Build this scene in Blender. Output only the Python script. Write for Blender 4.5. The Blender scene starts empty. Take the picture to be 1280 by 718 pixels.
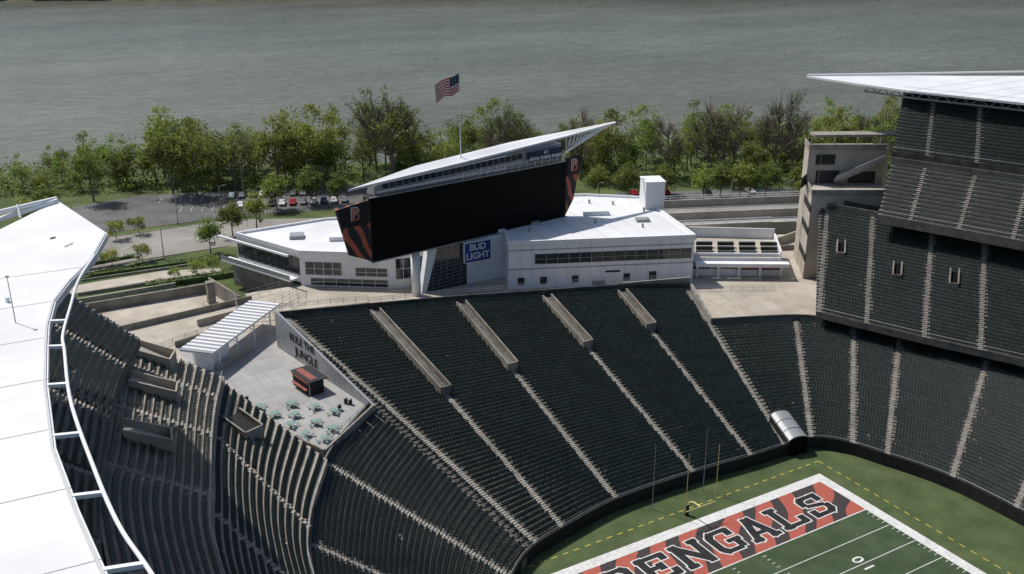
import bpy, math, random
import numpy as np
from mathutils import Vector, noise
random.seed(7); np.random.seed(7)
sc=bpy.context.scene
COL=bpy.context.collection
sc.view_settings.view_transform='Standard'; sc.view_settings.look='None'; sc.view_settings.exposure=0

# ---------------------------------------------------------------- materials
def mat(name,col,rough=.7,var=.15,scale=1.0,spec=.3,metal=0,bump=0,col2=None,objrand=0,detail=4,stops=None,trans=0,stain=0):
    m=bpy.data.materials.new(name);m.use_nodes=True;nt=m.node_tree;N=nt.nodes;L=nt.links
    b=N['Principled BSDF'];b.inputs['Roughness'].default_value=rough;b.inputs['Metallic'].default_value=metal
    b.inputs['Specular IOR Level'].default_value=spec
    tc=N.new('ShaderNodeTexCoord');nz=N.new('ShaderNodeTexNoise');nz.inputs['Scale'].default_value=scale;nz.inputs['Detail'].default_value=detail
    L.new(tc.outputs['Object'],nz.inputs['Vector'])
    rp=N.new('ShaderNodeValToRGB')
    lo=[max(0,c*(1-var)) for c in col];hi=[min(1,c*(1+var)) for c in col]
    if col2: lo,hi=col,col2
    rp.color_ramp.elements[0].position=.35 if not stops else stops[0];rp.color_ramp.elements[1].position=.65 if not stops else stops[1]
    rp.color_ramp.elements[0].color=(*lo,1);rp.color_ramp.elements[1].color=(*hi,1)
    L.new(nz.outputs['Fac'],rp.inputs['Fac'])
    out=rp.outputs['Color']
    if stain:
        n3=N.new('ShaderNodeTexNoise');n3.inputs['Scale'].default_value=scale*.22;n3.inputs['Detail'].default_value=6;n3.inputs['Roughness'].default_value=.7;L.new(tc.outputs['Object'],n3.inputs['Vector'])
        mr=N.new('ShaderNodeMapRange');mr.inputs['From Min'].default_value=.35;mr.inputs['From Max'].default_value=.6;mr.inputs['To Min'].default_value=1-stain;mr.inputs['To Max'].default_value=1
        vm=N.new('ShaderNodeVectorMath');vm.operation='SCALE';L.new(n3.outputs['Fac'],mr.inputs['Value']);L.new(out,vm.inputs[0]);L.new(mr.outputs[0],vm.inputs['Scale']);out=vm.outputs[0]
    if objrand:
        oi=N.new('ShaderNodeObjectInfo');hs=N.new('ShaderNodeHueSaturation')
        mr=N.new('ShaderNodeMapRange');mr.inputs['To Min'].default_value=1-objrand;mr.inputs['To Max'].default_value=1+objrand
        L.new(oi.outputs['Random'],mr.inputs['Value']);L.new(mr.outputs[0],hs.inputs['Value'])
        mh=N.new('ShaderNodeMapRange');mh.inputs['To Min'].default_value=.5-.10*objrand;mh.inputs['To Max'].default_value=.5+.04*objrand
        mth=N.new('ShaderNodeMath');mth.operation='FRACT';mm=N.new('ShaderNodeMath');mm.operation='MULTIPLY';mm.inputs[1].default_value=7.3
        L.new(oi.outputs['Random'],mm.inputs[0]);L.new(mm.outputs[0],mth.inputs[0]);L.new(mth.outputs[0],mh.inputs['Value']);L.new(mh.outputs[0],hs.inputs['Hue'])
        L.new(out,hs.inputs['Color']);out=hs.outputs['Color']
    L.new(out,b.inputs['Base Color'])
    if bump:
        bp=N.new('ShaderNodeBump');bp.inputs['Strength'].default_value=bump;bp.inputs['Distance'].default_value=.1
        n2=N.new('ShaderNodeTexNoise');n2.inputs['Scale'].default_value=scale*6;L.new(tc.outputs['Object'],n2.inputs['Vector'])
        L.new(n2.outputs['Fac'],bp.inputs['Height']);L.new(bp.outputs[0],b.inputs['Normal'])
    if trans:
        t=N.new('ShaderNodeBsdfTranslucent');L.new(out,t.inputs['Color']);mx=N.new('ShaderNodeMixShader');mx.inputs[0].default_value=trans
        L.new(b.outputs[0],mx.inputs[1]);L.new(t.outputs[0],mx.inputs[2]);L.new(mx.outputs[0],N['Material Output'].inputs['Surface'])
    return m
M={}
M['seat']=mat('seat_green',(.0045,.0105,.0085),.42,col2=(.014,.026,.022),scale=1.3,spec=.36,detail=8,stain=.35)
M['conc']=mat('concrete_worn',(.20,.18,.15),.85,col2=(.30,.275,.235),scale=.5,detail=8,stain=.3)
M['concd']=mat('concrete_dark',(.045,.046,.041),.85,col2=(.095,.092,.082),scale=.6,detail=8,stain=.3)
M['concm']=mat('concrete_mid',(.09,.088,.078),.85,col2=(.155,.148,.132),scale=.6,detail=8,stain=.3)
M['conct']=mat('concrete_terrace_tan',(.27,.235,.19),.85,col2=(.38,.34,.28),scale=.5,detail=8,stain=.3)
M['aisle']=mat('aisle_concrete',(.22,.205,.18),.85,col2=(.33,.31,.275),scale=1.2,detail=8,stain=.25)
M['tan']=mat('concrete_tan',(.36,.32,.265),.85,col2=(.46,.415,.355),scale=.25,detail=8,stain=.2)
M['vwall']=mat('vomitory_concrete',(.19,.165,.135),.85,col2=(.27,.24,.195),scale=.5,detail=8,stain=.3)
M['pave']=mat('paving_grey',(.29,.288,.285),.85,col2=(.37,.365,.355),scale=.2,detail=8,stain=.15)
M['white']=mat('white_membrane',(.60,.61,.625),.6,col2=(.69,.695,.705),scale=.12,detail=8,stain=.08)
M['wpanel']=mat('white_panel',(.70,.705,.72),.5,col2=(.79,.795,.80),scale=.3,stain=.08)
M['seamm']=mat('seam_grey',(.46,.47,.48),.6,var=.05)
M['steel']=mat('steel_white',(.72,.73,.74),.4,var=.04)
M['galv']=mat('steel_grey',(.3,.31,.32),.45,var=.1,metal=.3)
M['black']=mat('screen_and_portal_shade',(.003,.003,.0035),.6,var=.1,spec=.1)
M['dark']=mat('dark_panel_and_shade',(.022,.024,.026),.5,var=.2)
M['glass']=mat('glass_dark',(.015,.025,.03),.08,var=.3,spec=.8)
M['asph']=mat('asphalt',(.09,.09,.092),.9,col2=(.14,.138,.135),scale=.15,detail=8,stain=.2)
M['road']=mat('road_light',(.21,.195,.175),.9,col2=(.28,.265,.24),scale=.08,detail=8,stain=.2)
M['grass']=mat('grass',(.05,.08,.022),.95,col2=(.10,.13,.04),scale=.15,detail=8,stain=.3)
M['turf']=mat('turf',(.050,.076,.027),.9,col2=(.080,.108,.042),scale=.25,detail=9,bump=.2,stain=.2)
M['turf2']=mat('turf_field',(.036,.060,.028),.9,col2=(.056,.082,.040),scale=.3,detail=9,bump=.2,stain=.2)
M['line']=mat('white_paint',(.50,.50,.49),.8,col2=(.66,.66,.64),scale=2,detail=8,stain=.15)
M['yel']=mat('yellow_paint',(.5,.40,.06),.7,var=.1)
M['ypost']=mat('yellow_post',(.62,.56,.22),.5,var=.05)
M['orange']=mat('orange_paint',(.45,.11,.06),.6,var=.1)
M['kred']=mat('kiosk_red',(.24,.075,.055),.6,var=.1)
M['blk']=mat('black_paint_and_shade',(.014,.014,.015),.7,var=.3)
M['blue']=mat('blue_sign',(.012,.04,.22),.4,var=.1)
M['navy']=mat('navy_sign',(.012,.022,.06),.4,var=.1)
M['red']=mat('red_paint',(.42,.035,.03),.6,var=.1)
M['bark']=mat('bark',(.11,.092,.07),.9,col2=(.20,.17,.135),scale=2)
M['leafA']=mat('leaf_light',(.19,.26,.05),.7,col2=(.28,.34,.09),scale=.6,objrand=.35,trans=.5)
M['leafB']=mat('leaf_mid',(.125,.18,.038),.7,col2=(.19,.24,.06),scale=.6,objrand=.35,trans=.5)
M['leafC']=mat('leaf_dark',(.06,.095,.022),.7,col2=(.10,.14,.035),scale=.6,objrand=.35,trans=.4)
M['leafR']=mat('leaf_budding',(.16,.13,.06),.7,col2=(.22,.19,.09),scale=.6,objrand=.2,trans=.4)
M['hedge']=mat('hedge_leaf',(.035,.065,.015),.8,col2=(.065,.10,.025),scale=1)
M['table']=mat('table_green',(.16,.26,.22),.5,var=.15)
M['tyre']=mat('tyre',(.012,.012,.012),.9)
M['soil']=mat('bank_soil',(.10,.08,.055),.95,col2=(.06,.085,.03),scale=.1,detail=8)
M['far']=mat('far_trees',(.02,.035,.012),.95,col2=(.05,.07,.025),scale=.05,detail=8)

def tiger(name,scale,rot,a,b,dist=6,thr=.5,axis='Object'):
    m=bpy.data.materials.new(name);m.use_nodes=True;nt=m.node_tree;N=nt.nodes;L=nt.links
    tc=N.new('ShaderNodeTexCoord');mp=N.new('ShaderNodeMapping');mp.inputs['Rotation'].default_value=rot
    w=N.new('ShaderNodeTexWave');w.inputs['Scale'].default_value=scale;w.inputs['Distortion'].default_value=dist;w.inputs['Detail'].default_value=1;w.inputs['Detail Scale'].default_value=1.2
    r=N.new('ShaderNodeValToRGB');r.color_ramp.interpolation='CONSTANT';r.color_ramp.elements[0].color=(*a,1);r.color_ramp.elements[1].position=thr;r.color_ramp.elements[1].color=(*b,1)
    L.new(tc.outputs[axis],mp.inputs[0]);L.new(mp.outputs[0],w.inputs['Vector']);L.new(w.outputs['Fac'],r.inputs[0])
    bs=N['Principled BSDF'];bs.inputs['Roughness'].default_value=.8
    nz=N.new('ShaderNodeTexNoise');nz.inputs['Scale'].default_value=1.5;nz.inputs['Detail'].default_value=6;L.new(tc.outputs[axis],nz.inputs['Vector'])
    mr=N.new('ShaderNodeMapRange');mr.inputs['To Min'].default_value=.7;mr.inputs['To Max'].default_value=1.3;L.new(nz.outputs['Fac'],mr.inputs['Value'])
    mx=N.new('ShaderNodeVectorMath');mx.operation='SCALE';L.new(r.outputs[0],mx.inputs[0]);L.new(mr.outputs[0],mx.inputs['Scale']);L.new(mx.outputs[0],bs.inputs['Base Color'])
    return m
M['tiger']=tiger('endzone_stripes',.062,(0,0,math.radians(35)),(.33,.075,.05),(.03,.024,.024),5,.60)
M['tiger2']=tiger('banner_stripes',.13,(0,math.radians(25),0),(.018,.018,.02),(.42,.10,.05),4,.62)

def water():
    m=bpy.data.materials.new('river_water');m.use_nodes=True;nt=m.node_tree;N=nt.nodes;L=nt.links
    b=N['Principled BSDF'];b.inputs['Roughness'].default_value=.22;b.inputs['IOR'].default_value=1.33
    tc=N.new('ShaderNodeTexCoord');mp=N.new('ShaderNodeMapping');mp.inputs['Rotation'].default_value=(0,0,math.radians(24));mp.inputs['Scale'].default_value=(.45,1,1)
    L.new(tc.outputs['Object'],mp.inputs[0])
    n=N.new('ShaderNodeTexNoise');n.inputs['Scale'].default_value=.007;n.inputs['Detail'].default_value=10;n.inputs['Roughness'].default_value=.62;L.new(mp.outputs[0],n.inputs['Vector'])
    r=N.new('ShaderNodeValToRGB');r.color_ramp.elements[0].position=.36;r.color_ramp.elements[1].position=.64
    r.color_ramp.elements[0].color=(.078,.080,.052,1);r.color_ramp.elements[1].color=(.132,.138,.104,1)
    L.new(n.outputs['Fac'],r.inputs[0])
    n4=N.new('ShaderNodeTexNoise');n4.inputs['Scale'].default_value=.25;n4.inputs['Detail'].default_value=8;n4.inputs['Roughness'].default_value=.8;L.new(mp.outputs[0],n4.inputs['Vector'])
    mr=N.new('ShaderNodeMapRange');mr.inputs['From Min'].default_value=.35;mr.inputs['From Max'].default_value=.65;mr.inputs['To Min'].default_value=.6;mr.inputs['To Max'].default_value=1.4;L.new(n4.outputs['Fac'],mr.inputs['Value'])  # light and dark of the ripples painted into the base colour
    sc_=N.new('ShaderNodeVectorMath');sc_.operation='SCALE';L.new(r.outputs[0],sc_.inputs[0]);L.new(mr.outputs[0],sc_.inputs['Scale']);L.new(sc_.outputs[0],b.inputs['Base Color'])
    n2=N.new('ShaderNodeTexNoise');n2.inputs['Scale'].default_value=.3;n2.inputs['Detail'].default_value=9;n2.inputs['Roughness'].default_value=.75;L.new(mp.outputs[0],n2.inputs['Vector'])
    bp=N.new('ShaderNodeBump');bp.inputs['Strength'].default_value=.7;bp.inputs['Distance'].default_value=1.0;L.new(n2.outputs['Fac'],bp.inputs['Height']);L.new(bp.outputs[0],b.inputs['Normal'])
    return m
M['water']=water()

# ---------------------------------------------------------------- mesh helpers
class MB:
    def __init__(s): s.v=[];s.f=[];s.m=[];s.mats=[]
    def mi(s,k):
        if k not in s.mats: s.mats.append(k)
        return s.mats.index(k)
    def add(s,vs,fs,k):
        o=len(s.v);s.v+= [tuple(x) for x in vs];i=s.mi(k)
        for f in fs: s.f.append(tuple(a+o for a in f));s.m.append(i)
    def quad(s,a,b,c,d,k): s.add([a,b,c,d],[(0,1,2,3)],k)
    def box(s,c,size,k,rz=0,rx=0,ry=0):
        hx,hy,hz=[q/2 for q in size];vs=[]
        for x,y,z in [(-hx,-hy,-hz),(hx,-hy,-hz),(hx,hy,-hz),(-hx,hy,-hz),(-hx,-hy,hz),(hx,-hy,hz),(hx,hy,hz),(-hx,hy,hz)]:
            if rx: y,z=y*math.cos(rx)-z*math.sin(rx),y*math.sin(rx)+z*math.cos(rx)
            if ry: x,z=x*math.cos(ry)+z*math.sin(ry),-x*math.sin(ry)+z*math.cos(ry)
            if rz: x,y=x*math.cos(rz)-y*math.sin(rz),x*math.sin(rz)+y*math.cos(rz)
            vs.append((c[0]+x,c[1]+y,c[2]+z))
        s.add(vs,[(0,3,2,1),(4,5,6,7),(0,1,5,4),(1,2,6,5),(2,3,7,6),(3,0,4,7)],k)
    def prism(s,pts,z0,z1,k,ktop=None,z1s=None):
        n=len(pts);vs=[(x,y,z0) for x,y in pts]+[(p[0],p[1],(z1s[i] if z1s else z1)) for i,p in enumerate(pts)]
        s.add(vs,[(i,(i+1)%n,n+(i+1)%n,n+i) for i in range(n)]+[tuple(range(n-1,-1,-1))],k)
        o=len(s.v)-n
        s.f.append(tuple(range(o,o+n)));s.m.append(s.mi(ktop or k))
    def tube(s,a,b,r0,r1,k,n=8):
        a=Vector(a);b=Vector(b);d=(b-a)
        if d.length<1e-6:return
        d.normalize();p=d.orthogonal().normalized();q=d.cross(p)
        vs=[]
        for c,r in((a,r0),(b,r1)):
            for i in range(n):
                t=2*math.pi*i/n;vs.append(c+(p*math.cos(t)+q*math.sin(t))*r)
        s.add(vs,[(i,(i+1)%n,n+(i+1)%n,n+i) for i in range(n)]+[tuple(range(n-1,-1,-1)),tuple(range(n,2*n))],k)
    def wall(s,a,b,z0,z1,th,k,z0b=None,z1b=None):
        d=Vector((b[0]-a[0],b[1]-a[1]));n=Vector((-d.y,d.x)).normalized()*th/2
        z0b=z0 if z0b is None else z0b; z1b=z1 if z1b is None else z1b
        P=[(a[0]-n.x,a[1]-n.y),(b[0]-n.x,b[1]-n.y),(b[0]+n.x,b[1]+n.y),(a[0]+n.x,a[1]+n.y)]
        zz0=[z0,z0b,z0b,z0];zz1=[z1,z1b,z1b,z1]
        vs=[(p[0],p[1],z) for p,z in zip(P,zz0)]+[(p[0],p[1],z) for p,z in zip(P,zz1)]
        s.add(vs,[(0,3,2,1),(4,5,6,7),(0,1,5,4),(1,2,6,5),(2,3,7,6),(3,0,4,7)],k)
    def obj(s,name,parent=None,smooth=False):
        me=bpy.data.meshes.new(name);me.from_pydata(s.v,[],s.f)
        for k in s.mats: me.materials.append(M[k])
        me.polygons.foreach_set('material_index',s.m)
        if smooth: me.polygons.foreach_set('use_smooth',[True]*len(s.f))
        me.update();o=bpy.data.objects.new(name,me);COL.objects.link(o)
        if parent: o.parent=parent
        return o
def empty(name,loc=(0,0,0)):
    e=bpy.data.objects.new(name,None);COL.objects.link(e);e.location=loc;e.empty_display_size=.5;return e
def text(body,name,size,mtx_loc,rot,k,parent=None,offset=0,ext=.01,sx=1):
    cu=bpy.data.curves.new(name,'FONT');cu.body=body;cu.size=size;cu.align_x='CENTER';cu.align_y='CENTER';cu.offset=offset;cu.extrude=ext
    cu.materials.append(M[k]);o=bpy.data.objects.new(name,cu);COL.objects.link(o);o.location=mtx_loc;o.rotation_euler=rot;o.scale=(sx,1,1)
    if parent:o.parent=parent
    return o

# ---------------------------------------------------------------- terrain
g=MB()
Rv=Vector((.912,-.410));Nv=Vector((.410,.912))
def RN(r,n): p=Rv*r+Nv*n;return (p.x,p.y)
BK=212
h=[(-50,-200),(54,-200),(54,26),(-50,26)]
o=[RN(-2600,-2600),RN(2600,-2600),RN(2600,BK),RN(-2600,BK)]
zg=5
g.add([(*p,zg) for p in o]+[(*p,zg) for p in h],[(0,1,5,4),(1,2,6,5),(2,3,7,6),(3,0,4,7)],'grass')
g.add([(*RN(-2600,BK),zg),(*RN(2600,BK),zg),(*RN(2600,BK+22),-5),(*RN(-2600,BK+22),-5),(*RN(2600,1030),-5),(*RN(-2600,1030),-5),(*RN(2600,1060),6),(*RN(-2600,1060),6),(*RN(4500,6000),40),(*RN(-4500,6000),40)],
      [(0,1,2,3),(3,2,4,5),(5,4,6,7),(7,6,8,9)],'soil')
g.obj('ground')
w=MB();w.quad((*RN(-2600,BK+8),-3),(*RN(2600,BK+8),-3),(*RN(2600,1048),-3),(*RN(-2600,1048),-3),'water');w.obj('river_water')
fb=MB();N_=260
for row in range(3):
    for i in range(N_):
        r=-1500+3000*i/N_+random.uniform(-8,8);n=1052+row*22+random.uniform(-6,6);hh=random.uniform(14,24)+row*9;wd=random.uniform(9,16)
        x,y=RN(r,n);vs=[];K=7
        for a,(zz,rr) in enumerate([(4,.7),(4+hh*.45,1),(4+hh*.8,.75),(4+hh,.15)]):
            for q in range(K):
                t=2*math.pi*q/K;k=rr*wd*random.uniform(.75,1.2);vs.append((x+math.cos(t)*k,y+math.sin(t)*k,zz+random.uniform(-1.5,1.5)))
        fs=[(a*K+q,a*K+(q+1)%K,(a+1)*K+(q+1)%K,(a+1)*K+q) for a in range(3) for q in range(K)]+[tuple(range(3*K,4*K))]
        fb.add(vs,fs,'far')
fb.obj('distant_tree_line')

# ---------------------------------------------------------------- roads etc. left
def sheet(name,pts,z,k):
    b=MB();b.add([(*p,z) for p in pts],[tuple(range(len(pts)))],k);return b.obj(name)
sheet('parking_lot',[(-58,178),(-20,176),(30,163),(40,172),(24,190),(-36,212),(-60,208)],zg+.01,'asph')
sheet('road',[(-320,150),(-30,150),(0,140),(70,112),(150,78),(400,-20),(400,5),(150,96),(80,128),(5,160),(-20,173),(-320,173)],zg+.006,'road')
sheet('footpath',[(-300,133.5),(-48,133.5),(-34,130),(-34,134),(-46,139),(-300,139)],zg+.012,'tan')
sheet('lower_pavement',[(-120,96),(-37,96),(-37,119),(-120,119)],zg+.016,'tan')
sheet('service_road',[(84,133),(126,114),(160,98),(164,106),(128,124),(88,142)],zg+.012,'asph')
k=MB()
for y in (149.85,173.0): k.box((-172,y,zg+.07),(290,.25,.14),'aisle')
k.box((-40,176.9,zg+.07),(40,.25,.14),'aisle',rz=-.05)
k.obj('kerb')
pm=MB()
for i in range(16): pm.box((-33+i*2.8,203-i*1.05,zg+.02),(.14,5,.012),'line',rz=-.38)
for i in range(14): pm.box((-30+i*2.8,190-i*1.0,zg+.02),(.14,5,.012),'line',rz=-.38)
for i in range(30): pm.box((-250+i*8,161.5,zg+.016),(3,.15,.006),'line')
pm.obj('painted_markings')
rw=MB()
rw.wall((-120,121),(-40,119),zg,zg+2.2,.5,'conc');rw.wall((-120,127),(-46,126),zg,zg+1.2,.4,'tan');rw.wall((-100,149),(-52,148),zg,zg+.5,.35,'aisle')
rw.wall((-40,119),(-37.4,104),zg,zg+3.5,.4,'conc');rw.wall((-66,131.6),(-40,130.5),zg,zg+.7,.35,'aisle');rw.wall((-64,141),(-38,139.5),zg,zg+.5,.3,'aisle')
rw.wall((-66,145),(-44,147.5),zg,zg+.5,.3,'aisle');rw.box((-41.5,112,zg+2.5),(1.6,1.6,5),'conc')
rw.obj('retaining_wall')

# leaf clumps -----------------------------------------------------
def leaves(b,centers,rad,cnt,size,keys,up=.4,flat=.8):
    for c in centers:
        key=random.choice(keys) if isinstance(keys,list) else keys
        r=rad*random.uniform(.7,1.3)
        for _ in range(int(cnt*random.uniform(.7,1.3))):
            d=Vector((random.gauss(0,1),random.gauss(0,1),random.gauss(0,flat)))*r*.5
            p=Vector(c)+d;n=(Vector((random.gauss(0,1),random.gauss(0,1),random.gauss(up,1)))+d*.5).normalized()
            a=n.orthogonal().normalized()
            t=random.uniform(0,6.28);q=n.cross(a);a,q=a*math.cos(t)+q*math.sin(t),q*math.cos(t)-a*math.sin(t)
            s=size*random.uniform(.6,1.3);s2=s*random.uniform(.5,.9)
            b.add([p-a*s-q*s2*.4,p+q*s2,p+a*s,p-q*s2],[(0,1,2,3)],key)
def tree_mesh(seed,H,W,clumps,cnt,size,trunk=.28,base=.16,crad=2.0,sparse=False,keys=None):
    random.seed(seed);b=MB()
    top=Vector((random.uniform(-1,1)*.05*H,random.uniform(-1,1)*.05*H,H*.62))
    b.tube((0,0,-.6),(top*.5),trunk*1.25,trunk*.8,'bark',8);b.tube(top*.5,top,trunk*.8,trunk*.4,'bark',7)
    cen=[]
    nl=10 if not sparse else 20
    for i in range(nl):
        z=random.uniform(base+.08,.6)*H;a=i*2.4+random.uniform(-.4,.4);L=W*random.uniform(.55,1.0)*(1 if z<H*.5 else .75)
        s=Vector((top.x*z/top.z,top.y*z/top.z,z));e=s+Vector((math.cos(a)*L,math.sin(a)*L,L*random.uniform(.35,1.1)))
        if e.z>H*.97:e.z=H*.95
        mid=(s+e)/2+Vector((0,0,-.06*L));b.tube(s,mid,trunk*.42,trunk*.26,'bark',5);b.tube(mid,e,trunk*.26,trunk*.09,'bark',5)
        cen.append(e);cen.append(mid+Vector((random.uniform(-1,1),random.uniform(-1,1),random.uniform(.5,1.5))))
        for j in range(7 if sparse else 2):
            e2=mid+(e-mid)*random.uniform(.2,.9)+Vector((random.uniform(-1,1)*L*.35,random.uniform(-1,1)*L*.35,random.uniform(.1,.6)*L))
            b.tube(mid+(e-mid)*.3,e2,trunk*.18,trunk*.06,'bark',4);cen.append(e2)
            if sparse:
                for _ in range(4): e3=e2+Vector((random.gauss(0,1),random.gauss(0,1),random.uniform(.3,1.8)))*1.0;b.tube((mid+e2)/2,e3,trunk*.12,trunk*.05,'bark',3)
    tp=Vector((top.x,top.y,H*.93));b.tube(top,tp,trunk*.4,trunk*.08,'bark',5);cen.append(tp)
    lob=[(random.uniform(0,6.28),random.uniform(.35,.85),random.uniform(.75,1.2)) for _ in range(7)]
    while len(cen)<clumps:
        a,zz,k=random.choice(lob);a+=random.gauss(0,.5);zz=min(.96,max(base+.04,zz+random.gauss(0,.13)));t=(zz-base)/(1-base);R=k*W*math.sqrt(max(.05,1-(2*t*.95-.85)**2))*random.uniform(.3,1.02)
        cen.append(Vector((math.cos(a)*R,math.sin(a)*R,zz*H)))
    random.shuffle(cen)
    for c in cen[:clumps]:
        hgt=c.z/H;rd=math.hypot(c.x,c.y)/W
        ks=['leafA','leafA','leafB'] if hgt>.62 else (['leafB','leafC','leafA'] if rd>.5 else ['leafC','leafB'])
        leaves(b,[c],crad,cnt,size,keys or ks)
    me_o=b.obj('tmp_tree');me=me_o.data;bpy.data.objects.remove(me_o);return me
TM=[tree_mesh(11,20,6.5,66,46,.33,crad=1.75),tree_mesh(12,18,5.5,54,46,.33,crad=1.65),tree_mesh(13,22,7.4,76,46,.34,crad=1.8),tree_mesh(14,15,6.4,58,46,.33,base=.08,crad=1.75),
    tree_mesh(15,24,9.5,150,24,.26,trunk=.55,crad=1.4,sparse=True,keys=['leafB','leafB','leafA']),tree_mesh(16,23,6.0,110,9,.2,trunk=.4,crad=1.4,sparse=True,keys=['leafR','leafB']),
    tree_mesh(17,12,6.8,60,46,.33,base=.04,crad=1.8),tree_mesh(18,21,5.0,60,36,.31,crad=1.7,keys=['leafA','leafA','leafB']),tree_mesh(19,22,6.5,120,16,.24,trunk=.4,crad=1.5,sparse=True,keys=['leafR','leafB','leafA'])]
TS=[tree_mesh(21,9.5,3.2,50,48,.24,trunk=.16,crad=1.2),tree_mesh(22,6,2.2,26,36,.2,trunk=.1,crad=1.0),tree_mesh(23,11,4.0,58,50,.26,trunk=.18,crad=1.4)]
def put(me,x,y,z,s=1,name='tree',sz=None):
    ob=bpy.data.objects.new(name,me);COL.objects.link(ob);ob.location=(x,y,z);ob.rotation_euler=(0,0,random.uniform(0,6.28));ob.scale=(s,s,sz or s);return ob
random.seed(5)
r=-330
while r<520:
    for n0 in (187,197,208):
        n=n0+random.uniform(-4,5);rr=r+random.uniform(-4.5,4.5)
        x,y=RN(rr,n)
        me=random.choice([TM[0],TM[1],TM[2],TM[3],TM[3],TM[6],TM[7],TM[7],TM[8]] if n0!=187 else [TM[3],TM[6],TM[1],TM[6],TM[7]]);s=random.uniform(.66,1.05)
        if rr<-135: s*=.74
        if random.random()<.10: continue
        zz=zg if n<BK else zg-(n-BK)*.45
        put(me,x,y,zz,s,'riverside_tree',s*random.uniform(.85,1.15))
    r+=random.uniform(7.2,10.5)
for (x,y,i,s) in [(36,188,4,1.32),(122,138,8,1.32),(126,136,5,1.2),(141,129,5,1.35),(146,126,5,1.1),(158,120,2,1.05),(-28,208,0,1.15),(-22,204,2,1.05),(174,115,4,1.0),(12,196,2,1.15),(2,200,0,1.15),(66,174,5,1.1),(72,170,8,1.0),(88,160,5,1.05),(94,152,2,1.05),(186,110,7,1.05),(-10,205,4,.8),(112,146,5,1.0),(18,192,7,1.1),(-50,212,7,1.0)]:
    put(TM[i],x,y,zg,s,'riverside_tree')
random.seed(9)
ug=MB();cs=[]
for i in range(2600):
    n=random.choice([183,188,194,203,214,219])+random.uniform(-3,3)
    x,y=RN(random.uniform(-230,400),n);cs.append((x,y,zg-max(0,n-BK)*.45+random.uniform(.2,3.2)))
leaves(ug,cs,2.7,17,.40,['leafB','leafC','leafC','leafA']);ug.obj('riverbank_undergrowth')
for (x,y,i,s) in [(-33,145.5,0,1.0),(-51,170,1,1.0),(-45,172,1,.95),(-56,147.5,1,.9),(-49,146.6,1,.95),(-45,131,1,.6),(-40,130,1,.85),(-36,132,1,.8),(-24,158,2,.9),(-17,160,0,1.1),(-6,176,2,1),(4.7,177,2,1.05),(11,172,0,1),(-64,195,2,1),(-70,190,0,1),
    (80,138,2,.95),(88,134,2,1),(96,129,2,.9),(107,122.6,2,1.0),(116,117,2,1.05),(122.6,113.4,2,1.1),(126,101,2,.9),(131,104,0,1.1),(100,133,0,1),(112,121,2,1.0),(119,116,0,1.1),(134,110,2,1)]:
    put(TS[i],x,y,zg,s,'street_tree')
def hedge(name,a,b,w,h,z,key=['hedge','leafC']):
    m=MB();d=Vector((b[0]-a[0],b[1]-a[1]));L=d.length;n=Vector((-d.y,d.x)).normalized();cs=[]
    m.wall(a,b,z,z+h*.75,w*.7,'hedge')
    for i in range(int(L*w*2.2)):
        t=random.random();o_=random.uniform(-.5,.5)*w;p=(a[0]+d.x*t+n.x*o_,a[1]+d.y*t+n.y*o_,z+h*random.uniform(.55,1));cs.append(p)
    leaves(m,cs,.6,9,.16,key);return m.obj(name)
hedge('hedge',(-62,143),(-36,141),2.0,1.1,zg);hedge('hedge',(-52,128.5),(-31,127),3,1.6,zg);hedge('hedge',(-62,151.8),(-50,153),1.2,.9,zg);hedge('hedge',(96,96),(112,88),2.5,1.5,zg+3)
hedge('hedge',(-64,136.8+5),(-50,146),1.5,.9,zg);hedge('hedge',(-58,123.5),(-42,122.5),2.2,1.0,zg)

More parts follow.
